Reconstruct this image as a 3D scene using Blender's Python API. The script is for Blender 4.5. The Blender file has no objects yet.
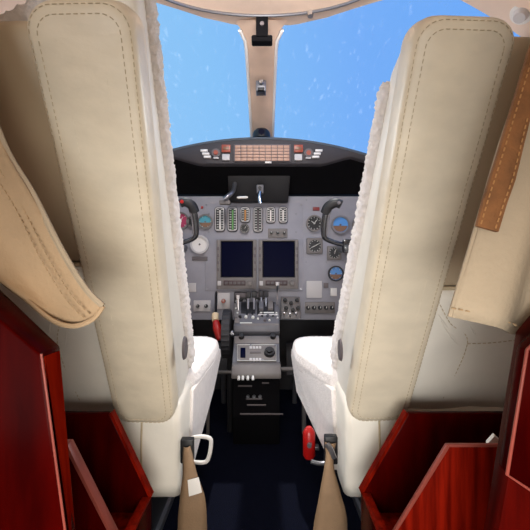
import bpy, bmesh, math, random
from mathutils import Vector, Matrix, noise
random.seed(4)
SC = bpy.context.scene
COL = SC.collection
H = 0.70          # eye height above the cockpit floor
F = 400.0         # focal length in pixels of the 530 px frame

def P(px, py, d):
    return Vector(((px-265)/F*d, d, H+(265-py)/F*d))
def R(x, d, z):   # z relative to the eye
    return Vector((x, d, H+z))

# ------------------------------------------------------------------ materials
def lin(c):
    c = c/255.0
    return c/12.92 if c <= 0.04045 else ((c+0.055)/1.055)**2.4
def rgb(t): return (lin(t[0]), lin(t[1]), lin(t[2]), 1)

def mat(name, col, rough=0.6, metal=0.0, var=0.0, vscale=8, bump=0.0, bscale=60, col2=None,
        stretch=None, coat=0.0, spec=0.5, sheen=0.0, sss=0.0):
    m = bpy.data.materials.new(name); m.use_nodes = True
    nt = m.node_tree; b = nt.nodes['Principled BSDF']
    b.inputs['Base Color'].default_value = rgb(col)
    b.inputs['Roughness'].default_value = rough
    b.inputs['Metallic'].default_value = metal
    b.inputs['Specular IOR Level'].default_value = spec
    b.inputs['Coat Weight'].default_value = coat
    b.inputs['Coat Roughness'].default_value = 0.12
    b.inputs['Sheen Weight'].default_value = sheen
    tc = nt.nodes.new('ShaderNodeTexCoord')
    mp = nt.nodes.new('ShaderNodeMapping')
    nt.links.new(tc.outputs['Object'], mp.inputs['Vector'])
    if stretch: mp.inputs['Scale'].default_value = stretch
    if var > 0 or col2:
        n = nt.nodes.new('ShaderNodeTexNoise'); n.inputs['Scale'].default_value = vscale
        n.inputs['Detail'].default_value = 6
        nt.links.new(mp.outputs['Vector'], n.inputs['Vector'])
        r = nt.nodes.new('ShaderNodeValToRGB')
        c2 = col2 or tuple(max(0, x*(1-var)) for x in col)
        r.color_ramp.elements[0].position = 0.35; r.color_ramp.elements[0].color = rgb(c2)
        r.color_ramp.elements[1].position = 0.65; r.color_ramp.elements[1].color = rgb(col)
        nt.links.new(n.outputs['Fac'], r.inputs['Fac'])
        nt.links.new(r.outputs['Color'], b.inputs['Base Color'])
    if bump > 0:
        n2 = nt.nodes.new('ShaderNodeTexNoise'); n2.inputs['Scale'].default_value = bscale
        n2.inputs['Detail'].default_value = 4
        nt.links.new(mp.outputs['Vector'], n2.inputs['Vector'])
        bp = nt.nodes.new('ShaderNodeBump'); bp.inputs['Strength'].default_value = bump
        bp.inputs['Distance'].default_value = 0.004
        nt.links.new(n2.outputs['Fac'], bp.inputs['Height'])
        nt.links.new(bp.outputs['Normal'], b.inputs['Normal'])
    return m

M = {}
M['leather'] = mat('cream_leather', (236,223,199), 0.42, var=0.05, vscale=9, bump=0.55, bscale=11, stretch=(1.5,2.2,2.6))
M['leather_white'] = mat('white_leather', (242,236,224), 0.45, var=0.05, vscale=7, bump=0.25, bscale=30)
M['leather_tan_shaded'] = mat('shaded_beige_leather', (200,180,152), 0.5, var=0.06, vscale=6, bump=0.2, bscale=30)  # beige with the shadow on the upper back panel painted in
M['stitch'] = mat('stitch_thread', (196,178,148), 0.8)
M['hem_thread'] = mat('hem_thread', (168,142,108), 0.85)
M['fleece'] = mat('sheepskin', (230,222,218), 0.95, var=0.04, vscale=70, bump=0.5, bscale=260, sheen=0.3)
M['cloth'] = mat('curtain_cloth', (178,150,117), 0.85, var=0.07, vscale=10, bump=0.35, bscale=160)
M['cloth_pale'] = mat('pale_curtain_cloth', (176,158,133), 0.85, var=0.07, vscale=9, bump=0.35, bscale=160)
M['suede'] = mat('brown_suede', (140,92,52), 0.9, var=0.2, vscale=40, bump=0.5, bscale=250)
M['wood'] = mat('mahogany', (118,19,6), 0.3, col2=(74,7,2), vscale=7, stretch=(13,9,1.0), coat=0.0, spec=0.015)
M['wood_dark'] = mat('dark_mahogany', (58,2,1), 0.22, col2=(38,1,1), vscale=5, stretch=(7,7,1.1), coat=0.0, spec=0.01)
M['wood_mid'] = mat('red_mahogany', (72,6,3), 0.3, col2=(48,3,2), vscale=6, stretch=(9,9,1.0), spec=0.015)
M['wood_strip'] = mat('mahogany_veneer', (138,26,7), 0.5, col2=(104,12,3), vscale=6, stretch=(9,9,1.0), spec=0.0)
M['wood_edge'] = mat('mahogany_edge', (136,66,56), 0.35, var=0.15, vscale=12, coat=0.0, spec=.1)
M['carpet'] = mat('navy_carpet', (4,7,26), 0.95, var=0.35, vscale=120, bump=0.6, bscale=400, spec=0.1)
M['liner'] = mat('headliner', (236,208,186), 0.75, var=0.05, vscale=5, bump=0.15, bscale=120)
M['wall'] = mat('side_lining', (226,206,190), 0.7, var=0.05, vscale=5)
M['post'] = mat('post_trim', (228,196,172), 0.55, var=0.06, vscale=12)
M['post_edge'] = mat('post_seal', (240,232,226), 0.5)
M['panel'] = mat('panel_grey', (150,149,158), 0.6, var=0.05, vscale=14, bump=0.05)
M['bezel'] = mat('bezel_grey', (116,110,108), 0.5, var=0.06, vscale=30)
M['black'] = mat('black_plastic', (20,19,22), 0.5)
M['dark'] = mat('dark_vinyl', (34,32,36), 0.65, bump=0.2, bscale=120)
M['hood'] = mat('glareshield_vinyl', (52,48,52), 0.6, bump=0.15, bscale=150)
M['under'] = mat('black_felt', (12,11,14), 0.9, spec=0.1)
M['screen'] = mat('display_glass', (7,9,34), 0.35, spec=0.02)
M['dial'] = mat('dial_black', (30,30,33), 0.35)
M['dialmark'] = mat('dial_white', (205,205,200), 0.5)
M['white'] = mat('white_paint', (222,218,214), 0.5)
M['offwhite'] = mat('offwhite_plate', (190,186,186), 0.6)
M['blue'] = mat('sky_blue_dial', (84,146,214), 0.3)
M['brown'] = mat('ground_brown', (126,92,70), 0.4)
M['teal'] = mat('teal_dial', (70,150,170), 0.4)
M['pink'] = mat('magenta_dial', (170,50,90), 0.4)
M['green'] = mat('green_band', (90,150,80), 0.5)
M['amber'] = mat('amber_band', (190,130,60), 0.5)
M['chrome'] = mat('chrome', (210,210,212), 0.18, metal=1.0)
M['steel'] = mat('grey_metal', (140,140,146), 0.32, metal=0.85)
M['yoke'] = mat('yoke_paint', (30,31,35), 0.25, coat=0.5)
M['pedestal'] = mat('pedestal_grey', (98,97,103), 0.5, var=0.06, vscale=25)
M['red'] = mat('red_paint', (168,18,16), 0.35)
M['tile'] = mat('annunciator_tile', (172,134,114), 0.45)
M['redtile'] = mat('red_lens', (150,70,52), 0.35)
M['belt'] = mat('tan_webbing', (146,118,90), 0.75, var=0.08, vscale=30, bump=0.3, bscale=300)
M['tag'] = mat('white_tag', (236,232,226), 0.7)
M['plate'] = mat('dark_placard', (92,84,86), 0.5)

# ------------------------------------------------------------------ object helpers
def wloc(o):
    v = Vector((0,0,0))
    while o is not None:
        v = v + o.location; o = o.parent
    return v

def thing(name, label, cat, loc, group=None):
    o = bpy.data.objects.new(name, None); COL.objects.link(o)
    o.location = loc; o.empty_display_size = 0.05
    o['label'] = label; o['category'] = cat
    if group: o['group'] = group
    return o
def tag(o, label, cat, group=None):
    o['label'] = label; o['category'] = cat
    if group: o['group'] = group
    return o
def obj(name, bm, m, parent=None, smooth=True, label=None, origin=None):
    """link a bmesh given in world coordinates as one mesh object"""
    if parent is not None: base = wloc(parent)
    else: base = Vector((0,0,0))
    if origin is None:
        vs = [v.co for v in bm.verts]
        origin = Vector(((min(v.x for v in vs)+max(v.x for v in vs))/2,
                         (min(v.y for v in vs)+max(v.y for v in vs))/2,
                         min(v.z for v in vs)))
    for v in bm.verts: v.co -= origin
    bmesh.ops.recalc_face_normals(bm, faces=bm.faces)
    me = bpy.data.meshes.new(name); bm.to_mesh(me); bm.free()
    if smooth:
        for p in me.polygons: p.use_smooth = True
        try: me.set_sharp_from_angle(angle=math.radians(40))
        except Exception: pass
    me.materials.append(M[m] if isinstance(m, str) else m)
    o = bpy.data.objects.new(name, me); COL.objects.link(o)
    o.location = origin - base
    if parent is not None: o.parent = parent
    if label: o['label'] = label
    return o
def struct(name, bm, m, smooth=True):
    o = obj(name, bm, m, None, smooth, origin=Vector((0,0,0))); o['kind'] = 'structure'; return o
def solid(o, t, off=0):
    md = o.modifiers.new('thick', 'SOLIDIFY'); md.thickness = t; md.offset = off; return o

# ------------------------------------------------------------------ shape helpers
def box(bm, x0, x1, y0, y1, z0, z1, bev=0.0, seg=2):
    x0,x1 = sorted((x0,x1)); y0,y1 = sorted((y0,y1)); z0,z1 = sorted((z0,z1))
    r = bmesh.ops.create_cube(bm, size=1)
    vs = r['verts']
    for v in vs:
        v.co = Vector((x0+(v.co.x+.5)*(x1-x0), y0+(v.co.y+.5)*(y1-y0), z0+(v.co.z+.5)*(z1-z0)))
    if bev > 0:
        es = list({e for v in vs for e in v.link_edges})
        bmesh.ops.bevel(bm, geom=es, offset=bev, segments=seg, affect='EDGES', profile=0.5)
    return bm
def pbox(bm, x0, y0, x1, y1, d, t, bev=0.0):
    """box whose front face fills a rectangle of the picture when standing at distance d"""
    a = P(x0, y1, d); b = P(x1, y0, d)
    return box(bm, a.x, b.x, d, d+t, a.z, b.z, bev)
def B(): return bmesh.new()

def prism(bm, pts, ext, bev=0.0, seg=2):
    """extrude a polygon of world points along vector ext"""
    n = len(pts); e = Vector(ext)
    a = [bm.verts.new(p) for p in pts]; b = [bm.verts.new(Vector(p)+e) for p in pts]
    fs = [bm.faces.new(a), bm.faces.new(b[::-1])]
    for i in range(n): fs.append(bm.faces.new((a[i], b[i], b[(i+1)%n], a[(i+1)%n])))
    bmesh.ops.recalc_face_normals(bm, faces=fs)
    if bev > 0:
        es = list({ed for v in a+b for ed in v.link_edges})
        bmesh.ops.bevel(bm, geom=es, offset=bev, segments=seg, affect='EDGES', profile=0.5, clamp_overlap=True)
    return bm

def smooth_path(pts, n=6):
    pts = [Vector(p) for p in pts]; out = []
    for i in range(len(pts)-1):
        p0 = pts[max(i-1,0)]; p1 = pts[i]; p2 = pts[i+1]; p3 = pts[min(i+2,len(pts)-1)]
        for k in range(n):
            t = k/n
            out.append(0.5*((2*p1)+(-p0+p2)*t+(2*p0-5*p1+4*p2-p3)*t*t+(-p0+3*p1-3*p2+p3)*t**3))
    out.append(pts[-1]); return out
def tube(bm, pts, r, seg=10, closed=False, rs=None, flat=1.0):
    pts = [Vector(p) for p in pts]; n = len(pts); rings = []
    up = Vector((0,0,1)); prev = None
    for i, p in enumerate(pts):
        if closed: t = pts[(i+1)%n]-pts[i-1]
        else: t = pts[min(i+1,n-1)]-pts[max(i-1,0)]
        t.normalize()
        if prev is None:
            a = t.cross(up)
            if a.length < 1e-3: a = t.cross(Vector((1,0,0)))
        else: a = prev - t*prev.dot(t)
        a.normalize(); prev = a; b = t.cross(a)
        rr = rs[i] if rs else r
        rings.append([bm.verts.new(p + (a*math.cos(q)+b*math.sin(q)*flat)*rr)
                      for q in (2*math.pi*k/seg for k in range(seg))])
    m = n if closed else n-1
    for i in range(m):
        A = rings[i]; C = rings[(i+1)%n]
        for k in range(seg): bm.faces.new((A[k], A[(k+1)%seg], C[(k+1)%seg], C[k]))
    if not closed:
        bm.faces.new(rings[0][::-1]); bm.faces.new(rings[-1])
    return bm
def cyl(bm, c, r, axis, h, seg=24, r2=None):
    """solid cylinder / cone frustum from c along axis"""
    axis = Vector(axis).normalized(); c = Vector(c)
    return tube(bm, [c, c+axis*h], r, seg, rs=[r, r if r2 is None else r2])
def annulus(bm, c, r0, r1, y0, y1, seg=28):
    """ring facing -Y, centred on c (x,z), from y0 (front) to y1"""
    prof = [(r0,y0),(r1,y0),(r1,y1),(r0,y1)]; rings = []
    for k in range(seg):
        q = 2*math.pi*k/seg
        rings.append([bm.verts.new((c[0]+math.cos(q)*r, y, c[1]+math.sin(q)*r)) for r, y in prof])
    for k in range(seg):
        A = rings[k]; C = rings[(k+1)%seg]
        for j in range(4): bm.faces.new((A[j], A[(j+1)%4], C[(j+1)%4], C[j]))
    return bm

def axis_coords(h, r, n, k=4):
    e = [-h + r*(1-math.cos(math.pi/2*i/k)) for i in range(k)]
    mid = [-(h-r) + 2*(h-r)*i/n for i in range(n+1)]
    return e + mid + [-x for x in e[::-1]]
def softbox(bm, W, L, T, r, nu=6, nv=24, crown=0.0, fn=None, wob=0.0):
    """cushion: u in 0..W, v in 0..L, n in 0..T ; rounded outline r ; fn maps (u,v,n) to world"""
    hs = (W/2, L/2, r*1.0001)
    cs = (axis_coords(hs[0], r, nu), axis_coords(hs[1], r, nv), axis_coords(hs[2], r, 1))
    cache = {}
    def vert(a, b, c):
        key = (round(a,6), round(b,6), round(c,6))
        if key in cache: return cache[key]
        p = Vector((a,b,c))
        q = Vector([max(-(hs[i]-r), min(hs[i]-r, p[i])) for i in range(3)])
        df = p-q
        if df.length > 1e-9: p = q + df.normalized()*r
        n = (1 if p.z > 0 else -1)*abs(p.z/r)**.55*T/2
        if crown:
            fu = max(0, 1-(p.x/hs[0])**2); fv = max(0, 1-(p.y/hs[1])**6)
            n += (crown*fu*fv)*(1 if p.z > 0 else -1)*abs(p.z/r)
        if wob:
            n += wob*noise.noise(Vector((p.x*14, p.y*9, 3.1)))*abs(p.z/r)
        co = (p.x+W/2, p.y+L/2, n+T/2)
        cache[key] = bm.verts.new(fn(*co) if fn else co)
        return cache[key]
    for ax in range(3):
        o1, o2 = [i for i in range(3) if i != ax]
        for sgn in (-1, 1):
            for i in range(len(cs[o1])-1):
                for j in range(len(cs[o2])-1):
                    f = []
                    for (ii, jj) in ((i,j),(i+1,j),(i+1,j+1),(i,j+1)):
                        pp = [0,0,0]; pp[ax] = sgn*hs[ax]; pp[o1] = cs[o1][ii]; pp[o2] = cs[o2][jj]
                        f.append(vert(*pp))
                    if len(set(f)) == 4:
                        try: bm.faces.new(f)
                        except ValueError: pass
    return bm
def dashes(bm, path, dash=0.0055, gap=0.0035, r=0.0009, closed=False):
    pts = [Vector(p) for p in path]
    if closed: pts.append(pts[0])
    pos = 0.0; start = None; on = True; left = dash; cur = [pts[0]]
    for i in range(len(pts)-1):
        a, b = pts[i], pts[i+1]; L = (b-a).length; s = 0
        while L - s > left:
            s += left; p = a+(b-a)*(s/L)
            if on: tube(bm, [cur[0], p], r, 5)
            cur = [p]; on = not on; left = dash if on else gap
        left -= (L-s)
    return bm
def resample(pts, n):
    pts = [Vector(p) for p in pts]; ls = [0]
    for i in range(len(pts)-1): ls.append(ls[-1]+(pts[i+1]-pts[i]).length)
    out = []
    for k in range(n+1):
        s = ls[-1]*k/n; i = 0
        while i < len(pts)-2 and ls[i+1] < s: i += 1
        t = (s-ls[i])/max(1e-9, ls[i+1]-ls[i]); out.append(pts[i].lerp(pts[i+1], min(1,t)))
    return out
def coons(bottom, top, left, right, nu, nv, disp=None):
    b = resample(bottom, nu); t = resample(top, nu); l = resample(left, nv); r = resample(right, nv)
    bm = B(); g = []
    for j in range(nv+1):
        row = []; v = j/nv
        for i in range(nu+1):
            u = i/nu
            p = (1-v)*b[i]+v*t[i]+(1-u)*l[j]+u*r[j] - ((1-u)*(1-v)*b[0]+u*(1-v)*b[nu]+(1-u)*v*t[0]+u*v*t[nu])
            if disp: p = p + disp(u, v)
            row.append(bm.verts.new(p))
        g.append(row)
    for j in range(nv):
        for i in range(nu): bm.faces.new((g[j][i], g[j][i+1], g[j+1][i+1], g[j+1][i]))
    return bm, b, r
def interp(tab, x):
    for (a, fa), (b, fb) in zip(tab, tab[1:]):
        if x <= b: return fa+(fb-fa)*(x-a)/(b-a)
    return tab[-1][1]

# ================================================================== SETTING
DFE = [(0,1.40),(.1,1.39),(.2,1.325),(.28,1.245),(.35,1.17),(.45,1.08),(.52,1.06),(.9,1.06)]
def zc(x): return 0.84-0.5*x*x
BACK = -2.6
bm = B(); box(bm, -.86, .86, BACK, 2.3, -0.04, 0.0); struct('floor', bm, 'carpet', False)
# ceiling / headliner, arched and cut along the curved upper edge of the windscreen
bm = B(); g = []
NX = 48
for i in range(NX+1):
    x = -.7+1.4*i/NX; fe = interp(DFE, abs(x)); row = []
    for j in range(13):
        y = BACK+(fe-BACK)*j/12; row.append(bm.verts.new(R(x, y, zc(x))))
    row.append(bm.verts.new(R(x, fe+.014, zc(x)+.012)))
    row.append(bm.verts.new(R(x, fe+.014, zc(x)+.05)))
    g.append(row)
for i in range(NX):
    for j in range(len(g[0])-1): bm.faces.new((g[i][j], g[i+1][j], g[i+1][j+1], g[i][j+1]))
solid(struct('ceiling', bm, 'liner'), 0.004, 0)
for s, nm in ((-1,'left'),(1,'right')):
    bm = B(); prof = [(.70,.595),(.75,.52),(.78,.44),(.80,.30),(.81,.1),(.80,-.2),(.77,-.5),(.74,-.70)]
    g = []
    for (x, z) in prof:
        fe = 1.06 if z > .43 else 2.25
        g.append([bm.verts.new(R(s*x, BACK+(fe-BACK)*j/10, z)) for j in range(11)])
    for i in range(len(prof)-1):
        for j in range(10): bm.faces.new((g[i][j], g[i+1][j], g[i+1][j+1], g[i][j+1]))
    solid(struct('wall_'+nm, bm, 'wall'), 0.02, 0)
bm = B(); box(bm, -.84, .84, 2.25, 2.28, 0, H+.50); struct('wall_front', bm, 'dark', False)
bm = B(); box(bm, -.84, .84, BACK-.03, BACK, 0, H+.84); struct('wall_back', bm, 'wall', False)

# windscreen glass, left and right of the centre post
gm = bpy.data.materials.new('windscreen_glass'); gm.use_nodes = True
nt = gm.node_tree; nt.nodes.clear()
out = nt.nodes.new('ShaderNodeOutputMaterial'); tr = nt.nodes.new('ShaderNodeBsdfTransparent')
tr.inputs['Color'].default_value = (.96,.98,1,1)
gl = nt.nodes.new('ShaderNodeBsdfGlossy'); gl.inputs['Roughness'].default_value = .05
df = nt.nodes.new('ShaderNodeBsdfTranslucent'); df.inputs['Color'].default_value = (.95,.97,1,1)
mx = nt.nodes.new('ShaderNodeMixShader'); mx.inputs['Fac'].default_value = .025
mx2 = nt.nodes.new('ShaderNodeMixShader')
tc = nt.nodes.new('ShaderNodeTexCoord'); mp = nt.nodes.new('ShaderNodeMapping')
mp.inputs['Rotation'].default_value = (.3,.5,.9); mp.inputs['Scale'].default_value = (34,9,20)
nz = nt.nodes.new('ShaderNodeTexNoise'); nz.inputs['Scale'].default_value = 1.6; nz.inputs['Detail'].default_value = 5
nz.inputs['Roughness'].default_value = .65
rp = nt.nodes.new('ShaderNodeValToRGB')  # pale specks: scratches, with sparkle and glare streaks painted in
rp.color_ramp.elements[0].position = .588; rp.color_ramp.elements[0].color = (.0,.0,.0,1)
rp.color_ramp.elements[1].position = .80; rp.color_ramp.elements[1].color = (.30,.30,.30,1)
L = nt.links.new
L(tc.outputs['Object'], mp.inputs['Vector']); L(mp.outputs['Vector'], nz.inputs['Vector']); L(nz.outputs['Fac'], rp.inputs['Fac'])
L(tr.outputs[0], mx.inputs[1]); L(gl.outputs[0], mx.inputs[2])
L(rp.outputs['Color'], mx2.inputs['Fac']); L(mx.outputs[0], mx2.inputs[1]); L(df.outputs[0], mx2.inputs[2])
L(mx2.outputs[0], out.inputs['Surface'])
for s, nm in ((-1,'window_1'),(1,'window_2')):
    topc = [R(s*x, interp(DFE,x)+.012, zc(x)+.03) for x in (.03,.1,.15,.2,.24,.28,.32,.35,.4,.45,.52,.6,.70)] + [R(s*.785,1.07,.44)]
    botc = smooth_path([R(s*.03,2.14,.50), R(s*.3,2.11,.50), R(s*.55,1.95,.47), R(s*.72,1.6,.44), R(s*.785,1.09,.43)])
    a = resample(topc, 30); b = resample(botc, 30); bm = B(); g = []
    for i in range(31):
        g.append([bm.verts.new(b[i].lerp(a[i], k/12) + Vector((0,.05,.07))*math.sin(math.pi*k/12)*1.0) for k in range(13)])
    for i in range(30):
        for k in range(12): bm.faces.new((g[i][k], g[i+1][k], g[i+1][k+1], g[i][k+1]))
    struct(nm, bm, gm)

# centre post of the windscreen
CX = -.014
bm = B(); edge = B(); g = []
N = 16
for k in range(N+1):
    t = k/N
    d = 1.36+t*(2.12-1.36); z = .842-.30*t + .07*math.sin(math.pi*t)*.6
    w = .054-.006*t + (.05*max(0,1-t/.16)**2) + .035*max(0,(t-.82)/.18)**2
    cx = CX + 0.0*t
    g.append([bm.verts.new(R(cx-w, d+.02, z+.02)), bm.verts.new(R(cx-w*.92, d, z-.006)), bm.verts.new(R(cx, d-.004, z-.014)),
              bm.verts.new(R(cx+w*.92, d, z-.006)), bm.verts.new(R(cx+w, d+.02, z+.02)), bm.verts.new(R(cx, d+.03, z+.03))])
for k in range(N):
    for j in range(6): bm.faces.new((g[k][j], g[k][(j+1)%6], g[k+1][(j+1)%6], g[k+1][j]))
bm.faces.new(g[0]); bm.faces.new(g[-1][::-1])
struct('trim_1', bm, 'post')
for i, s in enumerate((-1,1)):
    bm = B()
    pts = []
    for k in range(N+1):
        t = k/N; d = 1.36+t*(2.12-1.36); z = .842-.30*t + .07*math.sin(math.pi*t)*.6
        w = .054-.006*t + (.05*max(0,1-t/.16)**2) + .035*max(0,(t-.82)/.18)**2
        if k: pts.append(R(CX+s*(w+.003), d+.004, z-.002))
    tube(bm, pts, .007, 8); struct('trim_%d' % (i+2), bm, 'post_edge')

# ================================================================== OVERHEAD THINGS
bm = B(); pts = []
for k in range(72):
    q = 2*math.pi*k/72; x = .40*math.cos(q)-.004; y = .86+.478*math.sin(q); pts.append(R(x, y, zc(x)-.006))
tube(bm, pts, .005, 8, closed=True)
ring = thing('overhead_ring', 'thin chrome oval ring set into the beige ceiling above the windscreen', 'trim ring', R(0,.86,.75))
obj('rim', bm, 'steel', ring)
bm = B(); cyl(bm, R(.148,1.305,.823), .012, (0,-.2,-1), .014, 16, .009); obj('catch', bm, 'chrome', ring)

av = thing('air_vent', 'small white round air vent on the lining above the right seat', 'air vent', R(.644,1.0,.62))
vn = Vector((-.54,-.25,-.8)).normalized(); vc = R(.648,1.005,.636)
bm = B(); cyl(bm, vc, .030, vn, .010, 24, .027); obj('ring', bm, 'white', av)
bm = B(); cyl(bm, vc+vn*.009, .019, vn, .016, 20, .014); obj('nozzle', bm, 'offwhite', av)
lt = thing('visor_mount', 'black metal bracket hanging at the top of the windscreen post', 'bracket', P(262,40,1.40))
bm = B(); pbox(bm, 256,15,268,36,1.335,.03,.004); obj('body', bm, 'under', lt)
bm = B(); pbox(bm, 251.5,34.5,272.5,41,1.34,.035,.004); obj('crossbar', bm, 'under', lt)
bm = B(); cyl(bm, P(262,24,1.335), .007, (0,-1,0), .005, 16); obj('screw', bm, 'plate', lt)
cl = thing('post_clip', 'small chrome clip screwed to the middle of the windscreen post', 'clip', P(261,90,1.68))
bm = B(); pbox(bm, 256,80,266,91,1.615,.05,.003); obj('plate', bm, 'steel', cl)
bm = B(); cyl(bm, P(261,83,1.618), .013, (0,-1,0), .014, 16, .009); obj('button', bm, 'chrome', cl)
bm = B(); pbox(bm, 257.5,87,264.5,90,1.60,.02,.002); obj('tab', bm, 'black', cl)
nt_ = thing('magnetic_compass', 'black domed compass at the foot of the windscreen post', 'compass', P(261.5,139,1.86))
bm = B()
prof = [(0.0,.041),(.012,.041),(.022,.040),(.033,.035),(.041,.026),(.046,.012),(.047,0.0)]
c = P(261.5,138.5,1.86)
tube(bm, [c+Vector((0,0,z)) for z,_ in prof], .04, 24, rs=[max(r,.001) for _,r in prof]); obj('housing', bm, 'black', nt_)
bm = B(); cyl(bm, c+Vector((0,-.036,.018)), .014, (0,-1,0), .006, 20); obj('window', bm, 'screen', nt_)

# ================================================================== GLARESHIELD
gs = thing('glareshield', 'black curved glareshield carrying the annunciator panel above the instruments', 'glareshield', R(-.03,1.74,.33))
GX = -.016
def gtop(x): return .556-.34*(x-GX)**2
def gbot(x):
    a = abs(x-GX)
    return min(gtop(x)-.030, .440+max(0,a-.27)*.28)
bm = B(); g = []; NG = 56
for i in range(NG+1):
    x = -.76+1.52*i/NG; zt = gtop(x); zb = gbot(x)
    sec = [(2.16, zt-.02), (1.80, zt+.006), (1.757, zt+.003), (1.748, zt-.003), (1.745, zt-.010)]
    sec += [(1.752, zb+.006), (1.758, zb), (1.78, zb-.002), (1.955, min(.345, zb-.01)), (1.955, .40 if zb > .42 else zb), (2.16, zt-.06)]
    g.append([bm.verts.new(R(x, d, z)) for d, z in sec])
n = len(g[0])
for i in range(NG):
    for j in range(n): bm.faces.new((g[i][j], g[i+1][j], g[i+1][(j+1)%n], g[i][(j+1)%n]))
bm.faces.new(g[0]); bm.faces.new(g[-1][::-1])
hood = obj('hood', bm, 'hood', gs)
me = hood.data; me.materials.append(M['under'])
for k, p in enumerate(me.polygons):
    if k < NG*n and k % n in (7,8): p.material_index = 1
bm = B(); tube(bm, [R(-.72+1.44*k/40, 1.748, gtop(-.72+1.44*k/40)-.003) for k in range(41)], .0065, 8); obj('edge_roll', bm, mat('blue_grey_vinyl',(70,78,88),.5), gs)
# centre hood box hanging below
bm = B()
prism(bm, [P(227,157,1.79),P(292,157,1.79),P(288,202,1.90),P(229,202,1.90)], (0,.06,0), .004); obj('centre_box', bm, 'black', gs)
# annunciator panel
bm = B(); pbox(bm, 233.5,144,291,161.5,1.742,.03,.003); ann = obj('annunciator_panel', bm, 'plate', gs)
for r_ in range(5):
    for c_ in range(9):
        x0 = 235+c_*6.1; y0 = 145.2+r_*3.2
        bm = B(); pbox(bm, x0,y0,x0+5.5,y0+2.6,1.739,.006,.0006); obj('annunciator_light', bm, 'tile', ann)
for x0 in (221.5, 294):
    bm = B(); pbox(bm, x0,144.5,x0+9,152,1.740,.02,.002); b_ = obj('warning_light', bm, 'redtile', gs)
    bm = B(); pbox(bm, x0+1.6,146.8,x0+7.4,149.6,1.738,.004,.0005); obj('lens_text', bm, 'brown', b_)
    bm = B(); pbox(bm, x0+.6,154,x0+8.2,160,1.740,.02,.0015); obj('switch_light', bm, 'offwhite', gs)
for (xx, dx) in ((200.5,1.4),(315.5,-1.4)):
    for k in range(3):
        cx = xx+k*(1.6 if xx < 260 else -1.6); cy = 149.3+k*3.1
        bm = B(); pbox(bm, cx,cy,cx+7,cy+2.1,1.738,.02,.001); obj('label_strip', bm, 'white', gs)
for cx in (216, 308.5):
    c = P(cx,153,1.742)
    bm = B(); annulus(bm, (c.x,c.z), .010,.019, 1.737,1.752); obj('knob_ring', bm, 'plate', gs)
    bm = B(); cyl(bm, c+Vector((0,.004,0)), .010, (0,-1,0), .014, 16); obj('knob', bm, 'redtile', gs)
    bm = B(); pbox(bm, cx-2.6,157,cx+2.6,158.4,1.738,.01,.0005); obj('label_strip', bm, 'offwhite', gs)
bm = B(); pbox(bm, 265,161.4,271.5,163,1.741,.01,.001); obj('nameplate', bm, 'white', gs)
# things under the hood
ml = thing('map_light', 'grey swivel map light on an arm under the left of the glareshield', 'lamp', P(228,200,1.84))
bm = B(); tube(bm, smooth_path([P(235,183,1.86),P(233,191,1.82),P(228,196,1.80),P(224,199,1.80)]), .011, 10); obj('arm', bm, 'steel', ml)
bm = B(); pbox(bm, 219,200,230,204,1.81,.04,.004); obj('base', bm, 'bezel', ml)
bm = B(); tube(bm, [P(237,197.5,1.80),P(239,197.5,1.80),P(246,197.3,1.80),P(248,197.3,1.80)], .006, 12, rs=[.003,.006,.006,.003]); obj('lamp', bm, 'white', ml)
hk = thing('hood_lever', 'chrome release lever on a square plate under the middle of the glareshield', 'lever', P(260,204,1.80))
bm = B(); pbox(bm, 256.5,184.5,263.5,193,1.81,.04,.003); obj('plate', bm, 'pedestal', hk)
bm = B(); cyl(bm, P(260,188,1.81), .008, (0,-1,0), .008, 16); obj('pivot', bm, 'black', hk)
bm = B(); tube(bm, smooth_path([P(260,192,1.805),P(259.5,197,1.795),P(260.5,203.5,1.79)]), .009, 10, rs=None); obj('lever', bm, 'chrome', hk)

# ================================================================== INSTRUMENT PANEL
D = 1.95
ip = thing('instrument_panel', 'grey aircraft instrument panel with two dark displays and many gauges', 'instrument panel', R(-.03,D,-.27))
bm = B(); pbox(bm, 112,196,404,320,D,.05,.006); obj('fascia', bm, 'panel', ip)
bm = B(); pbox(bm, 205,203,303,291,D-.004,.02,.002); obj('centre_plate', bm, 'panel', ip)
DC = D-.004
def screw(px, py, par, d=DC):
    bm = B(); cyl(bm, P(px,py,d), .0045, (0,-1,0), .003, 10); obj('screw', bm, 'steel', par)
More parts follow.
